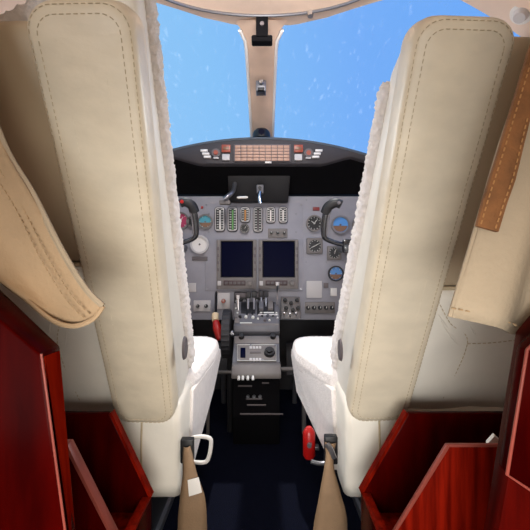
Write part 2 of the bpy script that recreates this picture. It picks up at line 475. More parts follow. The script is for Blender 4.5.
# displays
for x0 in (216.5, 258.5):
    w = 40
    bm = B()
    xs0, xs1, ys0, ys1 = x0+4, x0+36.5, 241, 277.5
    pbox(bm, x0,239.5,xs0,289,DC-.018,.03,.002); pbox(bm, xs1,239.5,x0+w,289,DC-.018,.03,.002)
    pbox(bm, xs0-.3,239.5,xs1+.3,ys0,DC-.018,.03,.002); pbox(bm, xs0-.3,ys1,xs1+.3,289,DC-.018,.03,.002)
    dsp = obj('display', bm, 'bezel', ip)
    bm = B(); pbox(bm, xs0,ys0,xs1,ys1,DC-.010,.012); obj('screen', bm, 'screen', dsp, False)
    bm = B(); tube(bm, [P(x,y,DC-.012) for x,y in ((xs0+.4,ys0+.4),(xs1-.4,ys0+.4),(xs1-.4,ys1-.4),(xs0+.4,ys1-.4))], .0035, 6, closed=True); obj('screen_gasket', bm, 'black', dsp)
    bm = B(); pbox(bm, x0+7,280.5,x0+29,285.5,DC-.021,.008,.001); obj('key_strip', bm, mat('maroon_strip',(66,44,46),.4), dsp)
    for k in range(5):
        bm = B(); pbox(bm, x0+8.2+k*4.2,281.6,x0+11.2+k*4.2,284.4,DC-.024,.006,.0008); obj('key', bm, 'plate', dsp)
    c = P(x0+33.5,283,DC-.018); bm = B(); cyl(bm, c, .012, (0,-1,0), .014, 18, .010); obj('knob', bm, 'bezel', dsp)
    bm = B(); pbox(bm, x0+1,281,x0+4.5,285.5,DC-.022,.008,.001); obj('key', bm, 'offwhite', dsp)
    for sx in (x0+1.6, x0+38.4):
        for k in range(4): 
            bm = B(); pbox(bm, sx-1,247+k*7,sx+1,250+k*7,DC-.022,.008,.0008); obj('key', bm, 'plate', dsp)
# vertical tape gauges
def tape(px0, py0, px1, py1, bands, two=True):
    bm = B(); a = P(px0,py1,DC); b = P(px1,py0,DC)
    W = b.x-a.x; Lz = b.z-a.z
    softbox(bm, W, Lz, .022, W*.33, 4, 6, fn=lambda u,v,n: Vector((a.x+u, DC-.016+n, a.z+v)))
    gg = obj('tape_gauge', bm, 'dark', ip)
    bm = B(); W2 = W*.74; L2 = Lz-(W-W2)
    softbox(bm, W2, L2, .012, W2*.30, 4, 6, fn=lambda u,v,n: Vector((a.x+(W-W2)/2+u, DC-.0185+n, a.z+(Lz-L2)/2+v)))
    obj('dial', bm, 'dial', gg)
    W3 = W*.90; L3 = Lz-(W-W3); bm = B()
    softbox(bm, W3, L3, .012, W3*.32, 4, 6, fn=lambda u,v,n: Vector((a.x+(W-W3)/2+u, DC-.0172+n, a.z+(Lz-L3)/2+v))); obj('ring', bm, 'offwhite', gg)
    cx = (px0+px1)/2; w = (px1-px0)
    bm = B(); n = max(3, int((py1-py0)/2.6))
    for k in range(n):
        y = py0+2.4+(py1-py0-5)*k/(n-1)
        pbox(bm, cx-w*.30,y-.35,cx-w*.12,y+.35,DC-.0205,.003); pbox(bm, cx+w*.12,y-.35,cx+w*.30,y+.35,DC-.0205,.003)
    obj('scale', bm, 'dialmark', gg, False)
    bm = B(); pbox(bm, cx-w*.07,py0+3,cx+w*.07,py1-2.4,DC-.021,.003); obj('tape', bm, bands, gg, False)
tape(214.6,207,225.4,232,'white'); tape(227.2,207,238,232,'green'); tape(240,207,250.4,223,'amber')
tape(253,207,263,232.5,'plate'); tape(265.8,207,275.6,223.5,'white'); tape(278.4,207,287.8,223.5,'white')
def gauge(px, py, rpx, face='dial', d=D, needles=((.3,.8),(2.2,.55)), half=None, square=False, name='gauge', ticks=12, bez='bezel'):
    c = P(px,py,d); r = rpx/F*d
    bm = B()
    if square: 
        box(bm, c.x-r*1.12, c.x+r*1.12, d-.014, d+.01, c.z-r*1.12, c.z+r*1.12, .006)
    annulus(bm, (c.x,c.z), r*.84, r*1.02, d-.020, d+.005)
    gg = obj(name, bm, bez, ip)
    bm = B(); cyl(bm, Vector((c.x,d+.002,c.z)), r*.86, (0,-1,0), .017 if square else .012, 28); obj('dial', bm, face, gg, True)
    f = d-(.015 if square else .010)
    if half:
        bm = B(); pts = [Vector((c.x+math.cos(q)*r*.78, f-.001, c.z+math.sin(q)*r*.78)) for q in [math.pi+.15+(math.pi-.3)*k/16 for k in range(17)]]
        prism(bm, pts, (0,.003,0)); obj('horizon', bm, half, gg, False)
    if ticks:
        bm = B()
        for k in range(ticks):
            q = 2*math.pi*k/ticks; a = Vector((math.cos(q),0,math.sin(q)))
            tube(bm, [Vector((c.x,f,c.z))+a*r*.66, Vector((c.x,f,c.z))+a*r*.80], r*.045, 5)
        obj('scale', bm, 'dialmark', gg)
    for ang, ln in needles:
        bm = B(); a = Vector((math.cos(ang),0,math.sin(ang)))
        tube(bm, [Vector((c.x,f-.002,c.z))-a*r*.12, Vector((c.x,f-.002,c.z))+a*r*ln*.8], r*.06, 6, rs=[r*.075, r*.03]); obj('needle', bm, 'dialmark', gg)
    bm = B(); cyl(bm, Vector((c.x,f,c.z)), r*.11, (0,-1,0), .004, 10); obj('hub', bm, 'plate', gg)
    return gg
gauge(244.8,228.6,4.6,'dial',DC,((1,.8),)); 
# right hand gauges
gauge(314,223.5,8,'dial',D,((.9,.85),(2.5,.6)))
gauge(314.5,246,7.2,'dial',D,((.5,.8),(3.6,.7)),square=True)
gauge(340,225,9,'blue',D,(),half='brown',ticks=0,bez='steel')
gauge(335.5,273.5,7.6,'blue',D,(),half='brown',ticks=8,bez='black')
gauge(334,253,6.4,'dial',D,((1.2,.8),),square=True)
gauge(352,250,8,'dial',D,((.6,.8),)); gauge(360,225,8,'dial',D,((2,.8),))
# left hand gauges
gauge(181,221,8.5,'pink',D,((1,.7),),ticks=8); gauge(205.5,222,7.4,'teal',D,(),half='brown',ticks=6)
gauge(192.5,222,5.5,'dial',D,((1.8,.7),))
g_ = gauge(200,244.5,9,'white',D,(),ticks=0,bez='offwhite')
gauge(178,246,8,'dial',D,((.4,.8),)); gauge(165,225,8,'blue',D,(),half='brown',ticks=0)
def plate(nm, x0,y0,x1,y1, m, t=.008, d=D, par=ip):
    bm = B(); pbox(bm, x0,y0,x1,y1,d-t,t+.004,.0015); return obj(nm, bm, m, par)
plate('placard', 192,256.5,207.5,260.5,'plate')
plate('warning_plate', 313,207,319.5,210.5,mat('dark_red',(120,34,34),.5))
plate('warning_plate', 201,206,203,208.5,'red')
k_ = plate('blank_cover', 306.5,281,322,298,'offwhite'); 
plate('indicator', 323.8,283,328.5,288,'plate'); plate('rocker_switch', 330.5,288,337,296,'white',.014)
plate('rocker_switch', 188.5,283,196,292,'offwhite',.004)
# small control boxes with knobs
def knobs(x0,y0,x1,y1,n,m='bezel',d=D,r=.010,ypos=None,km='black'):
    bm = B(); pbox(bm, x0,y0,x1,y1,d-.010,.012,.002); kp = obj('control_plate', bm, m, ip)
    for k in range(n):
        cx = x0+(x1-x0)*(k+.5)/n; cy = ypos or (y0+y1)/2
        c = P(cx,cy,d-.010); bm = B(); cyl(bm, c, r, (0,-1,0), .018, 16, r*.8); kn = obj('knob', bm, km, kp)
        bm = B(); box(bm, c.x-.0015,c.x+.0015,c.y-.020,c.y-.017,c.z,c.z+r*.8); obj('pointer', bm, 'dialmark', kn, False)
knobs(268,228.5,287.5,237.5,3,'bezel',DC,.007)
knobs(305,302,335,313.5,5,'bezel',D,.010,km='dark')
knobs(193.5,300.5,210.5,311.5,2,'offwhite',D,.009)
knobs(217,293,230,309,1,'offwhite',D,.011,km='redtile')
for (x,y) in ((206.5,205),(301,205),(206.5,289),(301,289),(296,214),(296,232),(209,214),(209,232)): screw(x,y,ip)
for (x,y) in ((306.5,200),(330,200),(186,200),(306,262),(326,262),(188,300),(345,262)): screw(x,y,ip,D)
# two dark radio heads in the lower middle
for x0 in (234, 253.5):
    bm = B(); pbox(bm, x0,292.5,x0+14,303.5,D-.06,.07,.003); rh = obj('radio_head', bm, 'black', ip)
    bm = B(); pbox(bm, x0+1,293,x0+13,297.5,D-.064,.01,.001); obj('radio_display', bm, 'plate', rh)
    for k in (3.5,10.5):
        bm = B(); cyl(bm, P(x0+k,301,D-.06), .008, (0,-1,0), .016, 12); obj('knob', bm, 'steel', rh)
# grey switch box right of the pedestal
bm = B(); prism(bm, [P(281,297,D-.03),P(300,297,D-.03),P(301,319,D-.10),P(281,319,D-.10)], (0,.08,0), .004); sb = obj('switch_box', bm, 'bezel', ip)
for (x,y) in ((285,300),(291,303),(297,300),(286,308),(293,310),(298,308)):
    bm = B(); cyl(bm, P(x,y,D-.04-(y-297)*.0032), .0095, (0,-1,.25), .02, 14, .007); obj('knob', bm, 'black', sb)
for (x,y) in ((284,315),(290,316),(296,315)):
    bm = B(); tube(bm, [P(x,y,D-.09),P(x,y-2.5,D-.12)], .003, 8); obj('toggle', bm, 'steel', sb)

# ================================================================== YOKES
def yoke(s, hubx, hy, px_out, label, d):
    cxp = hubx
    hub = P(cxp, hy, d)
    t = thing('control_yoke', label, 'control yoke', Vector((hub.x,d,hub.z)))
    bm = B(); cyl(bm, hub+Vector((0,0,-.0)), .022, (0,1,0), D-d-.001, 20); obj('column', bm, 'steel', t)
    bm = B(); box(bm, hub.x-.05,hub.x+.05,d-.02,d+.02,hub.z-.03,hub.z+.028,.012); hb = obj('hub', bm, 'yoke', t)
    bm = B(); cyl(bm, hub+Vector((0,-.018,0)), .018, (0,-1,0), .008, 20); obj('emblem', bm, 'plate', hb)
    for q in (-1,1):
        def pt(dx, py, dd=0): return Vector((hub.x+q*dx/F*d, d+dd, P(0,py,d).z))
        w = px_out
        path = smooth_path([pt(2,hy), pt(w*.45,hy-2), pt(w*.86,hy-6,-.01), pt(w*1.0,hy-11,-.02), pt(w*.99,hy-24,-.03), pt(w*.92,hy-35,-.04), pt(w*.80,hy-40,-.05)], 7)
        bm = B(); n = len(path)
        tube(bm, path, .012, 14, rs=[.0125+.003*min(1,max(0,(i/n-.5)*4)) for i in range(n)], flat=.8); obj('horn', bm, 'yoke', t)
        gp = smooth_path([pt(w*.96,hy-32,-.032), pt(w*.88,hy-38,-.045), pt(w*.66,hy-41,-.055), pt(w*.5,hy-39,-.06)], 6)
        bm = B(); tube(bm, gp, .02, 14, rs=[.021-.004*i/len(gp) for i in range(len(gp))]); gr = obj('grip', bm, 'black', t)
        bm = B(); cyl(bm, pt(w*.60,hy-40,-.075), .007, (0,-1,.2), .008, 10); obj('button', bm, 'red' if s < 0 else 'steel', gr)
        stp = [pt(w*.90,hy-10,-.022), pt(w*.91,hy-20,-.032), pt(w*.85,hy-33,-.045)]
        bm = B(); tube(bm, smooth_path(stp), .0055, 8); obj('highlight_strip', bm, 'steel', t)  # pale strip modelled as the highlight along the horn
yoke(-1, 169, 245, 28, 'dark grey control yoke in front of the left side of the panel', 1.66)
yoke(1, 354, 246, 31, 'dark grey control yoke in front of the right side of the panel', 1.66)

# ================================================================== PEDESTAL
pd = thing('centre_pedestal', 'grey centre pedestal with throttle levers and radio panel between the seats', 'pedestal', R(-.031,1.52,-.70))
xl, xr = P(233,0,1.6).x, P(280,0,1.6).x
def yz(pts, x0, x1, bev=.004):
    bm = B(); prism(bm, [R(x0,d,z) for d,z in pts], (x1-x0,0,0), bev); return bm
obj('body', yz([(1.90,-.20),(1.78,-.22),(1.66,-.30),(1.56,-.40),(1.52,-.44),(1.52,-.58),(1.56,-.70),(1.90,-.70)], xl+.004, xr-.004), 'under', pd)
obj('quadrant', yz([(1.80,-.165),(1.76,-.165),(1.625,-.246),(1.622,-.272),(1.66,-.30),(1.80,-.26)], xl, xr), 'pedestal', pd)
lowr = obj('lower_console', yz([(1.66,-.290),(1.617,-.287),(1.525,-.372),(1.518,-.405),(1.56,-.42),(1.66,-.36)], xl+.003, xr-.003), 'pedestal', pd)
obj('foot_block', yz([(1.55,-.372),(1.512,-.376),(1.49,-.405),(1.49,-.425),(1.55,-.425)], P(231.5,0,1.5).x, P(281,0,1.5).x), 'bezel', pd)
# quadrant furniture: lever slots, levers
def on_q(px, t):  # point on quadrant slope, t 0 rear ..1 front
    d = 1.76+(1.625-1.76)*t; z = -.165+(-.246+.165)*t
    return R((px-265)/F*d, d, z)
for px in (247,252.5,258,263):
    bm = B(); a = on_q(px,.05); b = on_q(px,.55)
    tube(bm, [a,b], .004, 6); obj('lever_slot', bm, 'black', pd)
def qplate(nm, x0, x1, t0, t1, h, m, par):
    n_ = Vector((0,-.51,.86)); bm = B()
    prism(bm, [on_q(x0,t0)-n_*.002, on_q(x1,t0)-n_*.002, on_q(x1,t1)-n_*.002, on_q(x0,t1)-n_*.002], n_*(h+.002), .001); return obj(nm, bm, m, par)
qplate('slot_plate', 241,255.5,.0,.50,.002,'black',pd); qplate('slot_plate', 257,274.5,.0,.46,.002,'dark',pd)
qplate('switch_block', 259,263.5,.02,.40,.016,'pedestal',pd); qplate('switch_block', 268,273,.05,.38,.014,'bezel',pd)
qplate('side_plate', 234.5,239.5,.10,.90,.003,'bezel',pd); qplate('trim_plate', 241,279,.92,.99,.002,'bezel',pd)
qplate('placard', 258,278,.53,.58,.002,'offwhite',pd)
for px, t, m in ((236,.3,'dialmark'),(237.5,.5,'dialmark'),(236.5,.7,'plate'),(276.5,.5,'dialmark'),(277.5,.7,'offwhite'),(258,.74,'dialmark'),(269.5,.80,'dialmark')):
    bm = B(); cyl(bm, on_q(px,t)-Vector((0,-.002,.003)), .005, (0,-.5,.86), .009, 10, .004); obj('knob', bm, m, pd)
for px, t, h, m in ((248,.30,.055,'black'),(254,.32,.06,'black'),(261,.18,.05,'dark'),(266,.2,.05,'dark')):
    bm = B(); a = on_q(px,t); top = a+Vector((0,.02,h)); tube(bm, [a,top], .005, 8); lv = obj('lever', bm, 'steel', pd)
    bm = B(); box(bm, top.x-.011,top.x+.011,top.y-.012,top.y+.012,top.z-.01,top.z+.018,.004); obj('lever_knob', bm, m, lv)
bm = B(); a = on_q(277,.1); tube(bm, smooth_path([a, a+Vector((.0,.01,.05)), a+Vector((.002,-.01,.09))]), .005, 8); lv = obj('lever', bm, 'steel', pd)
bm = B(); cyl(bm, a+Vector((.002,-.01,.085)), .008, (0,0,1), .014, 14); obj('lever_knob', bm, 'offwhite', lv)
bm = B(); a = on_q(238,.35); tube(bm, [a, a+Vector((0,.0,.055))], .006, 8); lv = obj('lever', bm, 'chrome', pd)
bm = B(); cyl(bm, a+Vector((0,0,.05)), .007, (0,0,1), .014, 14); obj('lever_knob', bm, 'offwhite', lv)
for px, t, m in ((240,.66,'black'),(246,.66,'dialmark'),(253,.68,'dialmark'),(262,.66,'chrome'),(268,.62,'steel'),(273,.66,'chrome'),(265,.8,'plate')):
    bm = B(); cyl(bm, on_q(px,t)-Vector((0,-.002,.004)), .0075, (0,-.5,.86), .012, 12, .006); obj('knob', bm, m, pd)
for (x0,x1,t) in ((240,252,.90),(260,274,.46)):
    bm = B(); a = on_q(x0,t); b = on_q(x1,t); tube(bm, [a,b], .0035, 6); obj('label_strip', bm, 'dialmark', pd)
# lower console furniture
nrm = Vector((0,-.68,.73))
def on_l(px, t, h=0.0):
    d = 1.617+(1.525-1.617)*t; z = -.287+(-.372+.287)*t
    return R((px-265)/F*d, d, z)+nrm*h
for px in (241.5,273):
    bm = B(); cyl(bm, on_l(px,.06,-.002), .012, nrm, .02, 16, .010); obj('knob', bm, 'black', pd)
def lplate(nm, x0,x1,t0,t1,h,m,par):
    bm = B(); prism(bm, [on_l(x0,t0,-.002),on_l(x1,t0,-.002),on_l(x1,t1,-.002),on_l(x0,t1,-.002)], nrm*(h+.002), .0012); return obj(nm, bm, m, par)
rp_ = lplate('radio_panel', 237,276.5,.36,.98,.006,'bezel',pd)
bm = B(); tube(bm, [on_l(237.5,.38,.007),on_l(276,.38,.007),on_l(276,.97,.007),on_l(237.5,.97,.007)], .0017, 6, closed=True); obj('frame_line', bm, 'dialmark', rp_)
lplate('strip', 234.5,279,.02,.30,.002,'bezel',pd)
lplate('display_window', 240.5,245.5,.50,.86,.009,'screen',rp_)
for t in (.44,.88):
    for k in range(4): lplate('key', 249.5+k*3.1,252+k*3.1,t,t+.10,.009,'offwhite',rp_)
lplate('key_row', 250,261,.64,.70,.009,'plate',rp_)
bm = B(); cyl(bm, on_l(269.5,.68,.004), .022, nrm, .016, 24, .019); dk = obj('dial_knob', bm, 'dark', rp_)
bm = B(); cyl(bm, on_l(269.5,.68,.018), .012, nrm, .010, 20, .010); obj('knob_cap', bm, 'black', dk)
for k in range(4):
    bm = B(); cyl(bm, on_l(238.6+k*12.2,.40 if k%2 else .94,.004), .0035, nrm, .005, 8); obj('screw', bm, 'steel', rp_)
for px in (239,243,248,253):
    c = R((px-265)/F*1.488,1.488,-.418); bm = B(); tube(bm, [c, c+Vector((0,-.012,.006)), c+Vector((0,-.02,-.004))], .005, 8); obj('toggle_switch', bm, 'white', pd)
for (x0,x1,y) in ((238,252,386),(262,269,383),(246,262,399),(247,266,405),(240,283,414)):
    bm = B(); tube(bm, [P(x0,y,1.512),P(x1,y,1.512)], .0032, 6); obj('label_strip', bm, 'plate', pd)
for px in (248,254,260):
    bm = B(); cyl(bm, P(px,396,1.52), .006, (0,-1,0), .012, 10); obj('knob', bm, 'steel', pd)

# trim wheel beside the pedestal
tw = thing('trim_wheel', 'dark ribbed trim wheel on the left side of the centre pedestal', 'trim wheel', R(P(226,0,1.62).x,1.66,-.37))
wc = R(P(226.3,0,1.62).x, 1.66, -.285); WR = .10
bm = B()
for sx in (-1,):
    ringp = [wc+Vector((0, math.cos(2*math.pi*k/60)*WR*(1 if k%2 else .965), math.sin(2*math.pi*k/60)*WR*(1 if k%2 else .965))) for k in range(60)]
    a = [bm.verts.new(p+Vector((-.016,0,0))) for p in ringp]; b = [bm.verts.new(p+Vector((.016,0,0))) for p in ringp]
    bm.faces.new(a); bm.faces.new(b[::-1])
    for k in range(60): bm.faces.new((a[k],b[k],b[(k+1)%60],a[(k+1)%60]))
obj('wheel', bm, 'dark', tw)
bm = B(); cyl(bm, wc+Vector((-.02,0,0)), .016, (1,0,0), .05, 16); obj('axle', bm, 'steel', tw)
bm = B(); tube(bm, [wc+Vector((.010,0,0)), wc+Vector((.010,.02,-.30)), wc+Vector((.010,.02,-.414))], .012, 8); obj('bracket', bm, 'black', tw)
# red gear / brake handle
bm = B(); tube(bm, [P(216.4,292.5,1.88),P(216.2,294,1.86),P(215.6,320,1.74)], .006, 8); rl = obj('brake_lever', bm, 'black', pd)
bm = B(); tube(bm, smooth_path([P(215.4,314,1.745),P(215.2,317,1.735),P(215.6,321,1.72)]), .015, 12); obj('knob', bm, mat('cream_plastic',(220,196,160),.4), rl, label='cream knob')
bm = B(); hp = smooth_path([P(215.8,321,1.722),P(217,327,1.71),P(218.5,333,1.70),P(220,340,1.69)])
tube(bm, hp, .014, 12, rs=[.013+.006*math.sin(math.pi*i/(len(hp)-1)) for i in range(len(hp))]); obj('handle', bm, 'red', rl, label='red handle')
# rudder pedals, dim in the footwell
for s, cx, nm in ((-1,-.30,'left'),(1,.24,'right')):
    for k in (-1,1):
        x = cx+k*.09
        t = thing('rudder_pedal', 'black rudder pedal in the dark footwell under the panel', 'pedal', R(x,1.98,-.70), 'rudder pedals in the footwell')
        bm = B(); prism(bm, [R(x-.045,1.96,-.54),R(x+.045,1.96,-.54),R(x+.045,2.02,-.40),R(x-.045,2.02,-.40)], (0,.015,.006), .004); obj('pad', bm, 'dark', t)
        bm = B(); tube(bm, [R(x,2.0,-.47),R(x,2.03,-.70)], .012, 8); obj('arm', bm, 'steel', t)
# sill bar across the floor ahead of the pedestal foot
bm = B(); tube(bm, [P(206,372,1.66),P(232,372,1.66)], .007, 8); tube(bm, [R(P(208,0,1.66).x,1.66,-.44),R(P(208,0,1.66).x,1.66,-.70)], .007, 8)
tag(obj('foot_rail', bm, 'bezel'), 'thin metal foot rail in the footwell left of the pedestal', 'rail')
bm = B(); tube(bm, [P(281,369,1.66),P(306,369,1.66)], .009, 8); tube(bm, [R(P(304,0,1.66).x,1.66,-.43),R(P(304,0,1.66).x,1.66,-.70)], .009, 8)
tag(obj('foot_rail', bm, 'bezel'), 'thin metal foot rail in the footwell right of the pedestal', 'rail')

# ================================================================== SEATS
def noisy(o, vox, strength, size):
    rm = o.modifiers.new('remesh', 'REMESH'); rm.mode = 'VOXEL'; rm.voxel_size = vox; rm.use_smooth_shade = True
    tx = bpy.data.textures.new('pile', 'CLOUDS'); tx.noise_scale = size; tx.noise_depth = 2
    dp = o.modifiers.new('pile', 'DISPLACE'); dp.texture = tx; dp.strength = strength; dp.mid_level = .5; dp.texture_coords = 'GLOBAL'

def seat(s, bi, bo, ti, to, label, sheep_top, shell_top, seam_v, cin, seam_x, side_top):
    """bi,bo,ti,to: bottom/top, inboard/outboard corners of the padded rear bolster"""
    W = ((bo-bi).length+(to-ti).length)/2; Lg = ((ti-bi).length+(to-bo).length)/2
    Uv = ((bo-bi)+(to-ti)).normalized(); Vv = ((ti-bi)+(to-bo)).normalized()
    Nv = Uv.cross(Vv).normalized()
    if Nv.y < 0: Nv = -Nv
    def m(u, v, n):
        a = bi.lerp(ti, v/Lg); b = bo.lerp(to, v/Lg)
        return a + (b-a)*(u/W) + Nv*n
    root = thing('crew_seat', label, 'seat', Vector((s*.40, 1.15, 0)))
    # padded bolster with stitched border
    RC = .036
    def ring(ins, n, kq=8):
        r = max(.004, RC-ins*.8); pts = []
        for (cx, cy, q0) in ((W-ins-r,Lg-ins-r,0),(ins+r,Lg-ins-r,90),(ins+r,ins+r,180),(W-ins-r,ins+r,270)):
            for k in range(kq+1):
                q = math.radians(q0+90*k/kq); pts.append((cx+r*math.cos(q), cy+r*math.sin(q)))
        out = []
        for i in range(len(pts)):
            a = pts[i]; b = pts[(i+1)%len(pts)]
            kk = 1 if (i % (kq+1)) != kq else (24 if abs(b[1]-a[1]) > .2 else 6)
            for j in range(kk):
                u = a[0]+(b[0]-a[0])*j/kk; v = a[1]+(b[1]-a[1])*j/kk
                out.append(m(u, v, n + .0018*noise.noise(Vector((u*22,v*13,s*3.1)))))
        return out
    bm = B(); rings = [[bm.verts.new(p) for p in ring(a_, n_)] for a_, n_ in
        ((.012,.058),(.003,.056),(0,.050),(-.0012,.032),(0,.014),(.0012,.008),(.004,.0035),(.008,.0012),(.014,-.0006),(.024,-.002),(.040,-.0032))]
    for A, C in zip(rings, rings[1:]):
        for k in range(len(A)): bm.faces.new((A[k], A[(k+1)%len(A)], C[(k+1)%len(A)], C[k]))
    bm.faces.new(rings[0]); bm.faces.new(rings[-1])
    bol = obj('back_bolster', bm, 'leather', root)
    bm = B(); dashes(bm, [p-Nv*.0003 for p in ring(.0165,-.0010)], r=.0007, closed=True); dashes(bm, [p-Nv*.0003 for p in ring(.0055,.0020)], r=.0006, closed=True); obj('stitching', bm, 'stitch', bol)
    # side rail of the backrest between bolster and fleece (seen edge-on)
    sb_, st_ = -.03, Lg*shell_top
    bm = B()
    def offs(v): return .105+.10*max(0,1-v/Lg)   # backrest gets thicker towards the seat
    xin = .006
    sd = side_top*Lg; sf = min(sd, sheep_top*Lg+.01)
    prof = [(sb_, .045), (sd-.03, .045), (sd, .058)]
    fr = [(sf, offs(sf)-.004)] + [(sf-(sf-sb_)*k/8, offs(sf-(sf-sb_)*k/8)) for k in range(1,9)]
    pts = [m(xin, v, n) for v, n in prof+fr]
    prism(bm, pts, Uv*.10, .010, 3); obj('side_panel', bm, 'leather_white', root)
    # wide rear shell, upper and lower quilted panels reaching outboard
    WO = .44
    vs = Lg*seam_v
    bm = B(); softbox(bm, WO-.05, st_-vs, .05, .024, 8, 12, crown=.008, fn=lambda u,v,n: m(u+.05, v+vs, n+.034), wob=.004); obj('upper_back_panel', bm, 'leather_tan_shaded', root)
    bm = B(); softbox(bm, WO-.05, vs+.018, .055, .02, 8, 10, crown=.008, fn=lambda u,v,n: m(u+.05, v-.018, n+.030), wob=.008); low = obj('lower_back_panel', bm, 'leather_white', root)
    bm = B(); tube(bm, [m(.05+ (WO-.06)*k/10, vs-.001, .038) for k in range(11)], .004, 8); obj('seam', bm, 'stitch', low)
    bm = B(); tube(bm, [m(.05+ (WO-.06)*k/10, -.020, .034) for k in range(11)], .008, 8); obj('piping', bm, 'leather_white', low)
    # quilting seams with slight creases
    bm = B()
    for path in ([m(W+.005,vs-.02,.024),m(W+.04,vs-.07,.021),m(W+.088,.26*Lg,.0205),m(W+.078,.04,.0215)],
                 [m(W+.088,.26*Lg,.0205),m(W+.14,.262*Lg,.0205),m(W+.21,.275*Lg,.0215)],):
        dashes(bm, smooth_path(path), .006, .004, .0009)
    obj('quilting', bm, 'stitch', low)
    bm = B()
    for path in ([m(W+.012,vs-.05,.0245),m(W+.05,vs-.10,.0225),m(W+.075,.25*Lg,.0225)],[m(W+.03,vs-.012,.027),m(W+.07,vs-.06,.0225),m(W+.10,.285*Lg,.0222)]):
        pp = smooth_path(path); tube(bm, pp, .004, 6, rs=[.0035*math.sin(math.pi*(i+.5)/len(pp))+.0003 for i in range(len(pp))])
    obj('crease', bm, 'leather_white', low)
    # sheepskin on the front of the backrest
    bm = B(); vt = sheep_top*Lg; back = []; front = []
    for k in range(13):
        v = -.02+(vt+.02)*k/12
        back.append(m(-.004, v, offs(v)-.020)); front.append(m(-.004, v, offs(v)+.018+.03*max(0,1-v/Lg)))
    prism(bm, back+front[::-1], Uv*.43-Vv*.15, .014, 3); fl = obj('sheepskin_cover', bm, 'fleece', root)
    noisy(fl, .0042, .012, .007)
    # seat cushion in sheepskin and upholstered base
    x0 = (bi.x if s > 0 else bi.x) - s*.008
    bm = B(); softbox(bm, .44+cin, .54, .090, .070, 10, 12, fn=lambda u,v,n: Vector((x0+s*(u-cin*min(1,v/.3)), .985+v, H-.352+n))); cu = obj('seat_cushion', bm, 'fleece', root)
    noisy(cu, .005, .004, .007)
    bm = B(); prism(bm, [R(x0+s*.006,d,z) for d,z in ((.885,-.30),(1.0,-.29),(1.42,-.315),(1.455,-.345),(1.03,-.50),(.97,-.525),(.90,-.525),(.868,-.49),(.872,-.34))], (s*.42,0,0), .016, 3)
    base = obj('seat_base', bm, 'leather_white', root)
    bm = B(); tube(bm, [R(seam_x,.874,-.31),R(seam_x,.866,-.40),R(seam_x,.870,-.47)], .0022, 6); obj('base_seam', bm, 'stitch', base)
    # white skirt of fleece hanging from the inboard edge of the cushion
    bm = B(); prism(bm, [R(x0-s*(cin*min(1,(d-.985)/.3)),d,z) for d,z in ((1.0,-.31),(1.28,-.31),(1.49,-.31),(1.515,-.345),(1.30,-.41),(1.06,-.485),(.99,-.51),(.985,-.42))], (s*.016,0,0), .004, 1)
    sk = obj('fleece_skirt', bm, 'fleece', root)
    # column to the floor
    bm = B(); box(bm, x0+s*.10, x0+s*.34, .98, 1.25, 0, H-.49, .01); obj('pedestal_leg', bm, 'black', root)
    bm = B(); box(bm, x0+s*.09, x0+s*.13, .90, 1.40, 0, .025, .004); obj('floor_rail', bm, 'steel', root)
    bm = B(); box(bm, x0+s*.31, x0+s*.35, .90, 1.40, 0, .025, .004); obj('floor_rail', bm, 'steel', root)
    # oval grey recline button on the inboard side
    bx = x0-s*.001
    return root, m, x0

Lb = dict(bi=P(175,426,.835), bo=P(115,424,.835), ti=P(131,-3,.49), to=P(16,-1,.49))
Rb = dict(bi=P(348,424,.86), bo=P(407,422,.86), ti=P(418,13,.52), to=P(526,17,.52))
sl, ml_, xl0 = seat(-1, Lb['bi'],Lb['bo'],Lb['ti'],Lb['to'], 'cream leather crew seat with sheepskin cover on the left of the aisle', 1.09, .975, .48, .014, P(141,0,.866).x, 1.07)
sr, mr_, xr0 = seat(1, Rb['bi'],Rb['bo'],Rb['ti'],Rb['to'], 'cream leather crew seat with sheepskin cover on the right of the aisle', .89, .975, .42, .072, P(380,0,.866).x, .975)

def badge(root, px, py, s, x):
    d = abs(x)/abs((px-265)/F); c = R(x, d, (265-py)/F*d)
    bm = B(); g = []
    for (rr_, off) in ((1,0),(.9,.004),(0.02,.005)):
        g.append([bm.verts.new(c+Vector((-s*off, math.cos(q)*.022*rr_, math.sin(q)*.024*rr_))) for q in (2*math.pi*k/20 for k in range(20))])
    for i in range(2):
        for k in range(20): bm.faces.new((g[i][k], g[i][(k+1)%20], g[i+1][(k+1)%20], g[i+1][k]))
    bm.faces.new(g[0]); bm.faces.new(g[2][::-1])
    obj('recline_button', bm, 'plate', root)
badge(sl, 184, 348, -1, xl0-(-1)*.004+.012); badge(sr, 341, 350, 1, xr0+.004-.012)

# belt slots and handles on the rear of the seat base
def slot(root, x0,y0,x1,y1, d):
    bm = B(); pbox(bm, x0,y0,x1,y1,d,.02,.003); return obj('belt_slot', bm, 'black', root)
slot(sl, 180,440,193,464,.864); slot(sr, 325,437,338,465,.864)
def loop(root, pts, r, m):
    bm = B(); tube(bm, smooth_path(pts), r, 10); return obj('handle', bm, m, root)
hd = .93
loop(sl, [P(192,438,hd),P(200,436.5,hd),P(208,437.5,hd),P(211,441,hd),P(210,452,hd),P(207.5,460,hd),P(203,462.5,hd),P(192,462,hd)], .0048, 'white')
loop(sr, [P(330,463,hd),P(320,463.5,hd),P(313,462,hd),P(311,461.5,hd)], .005, 'steel')
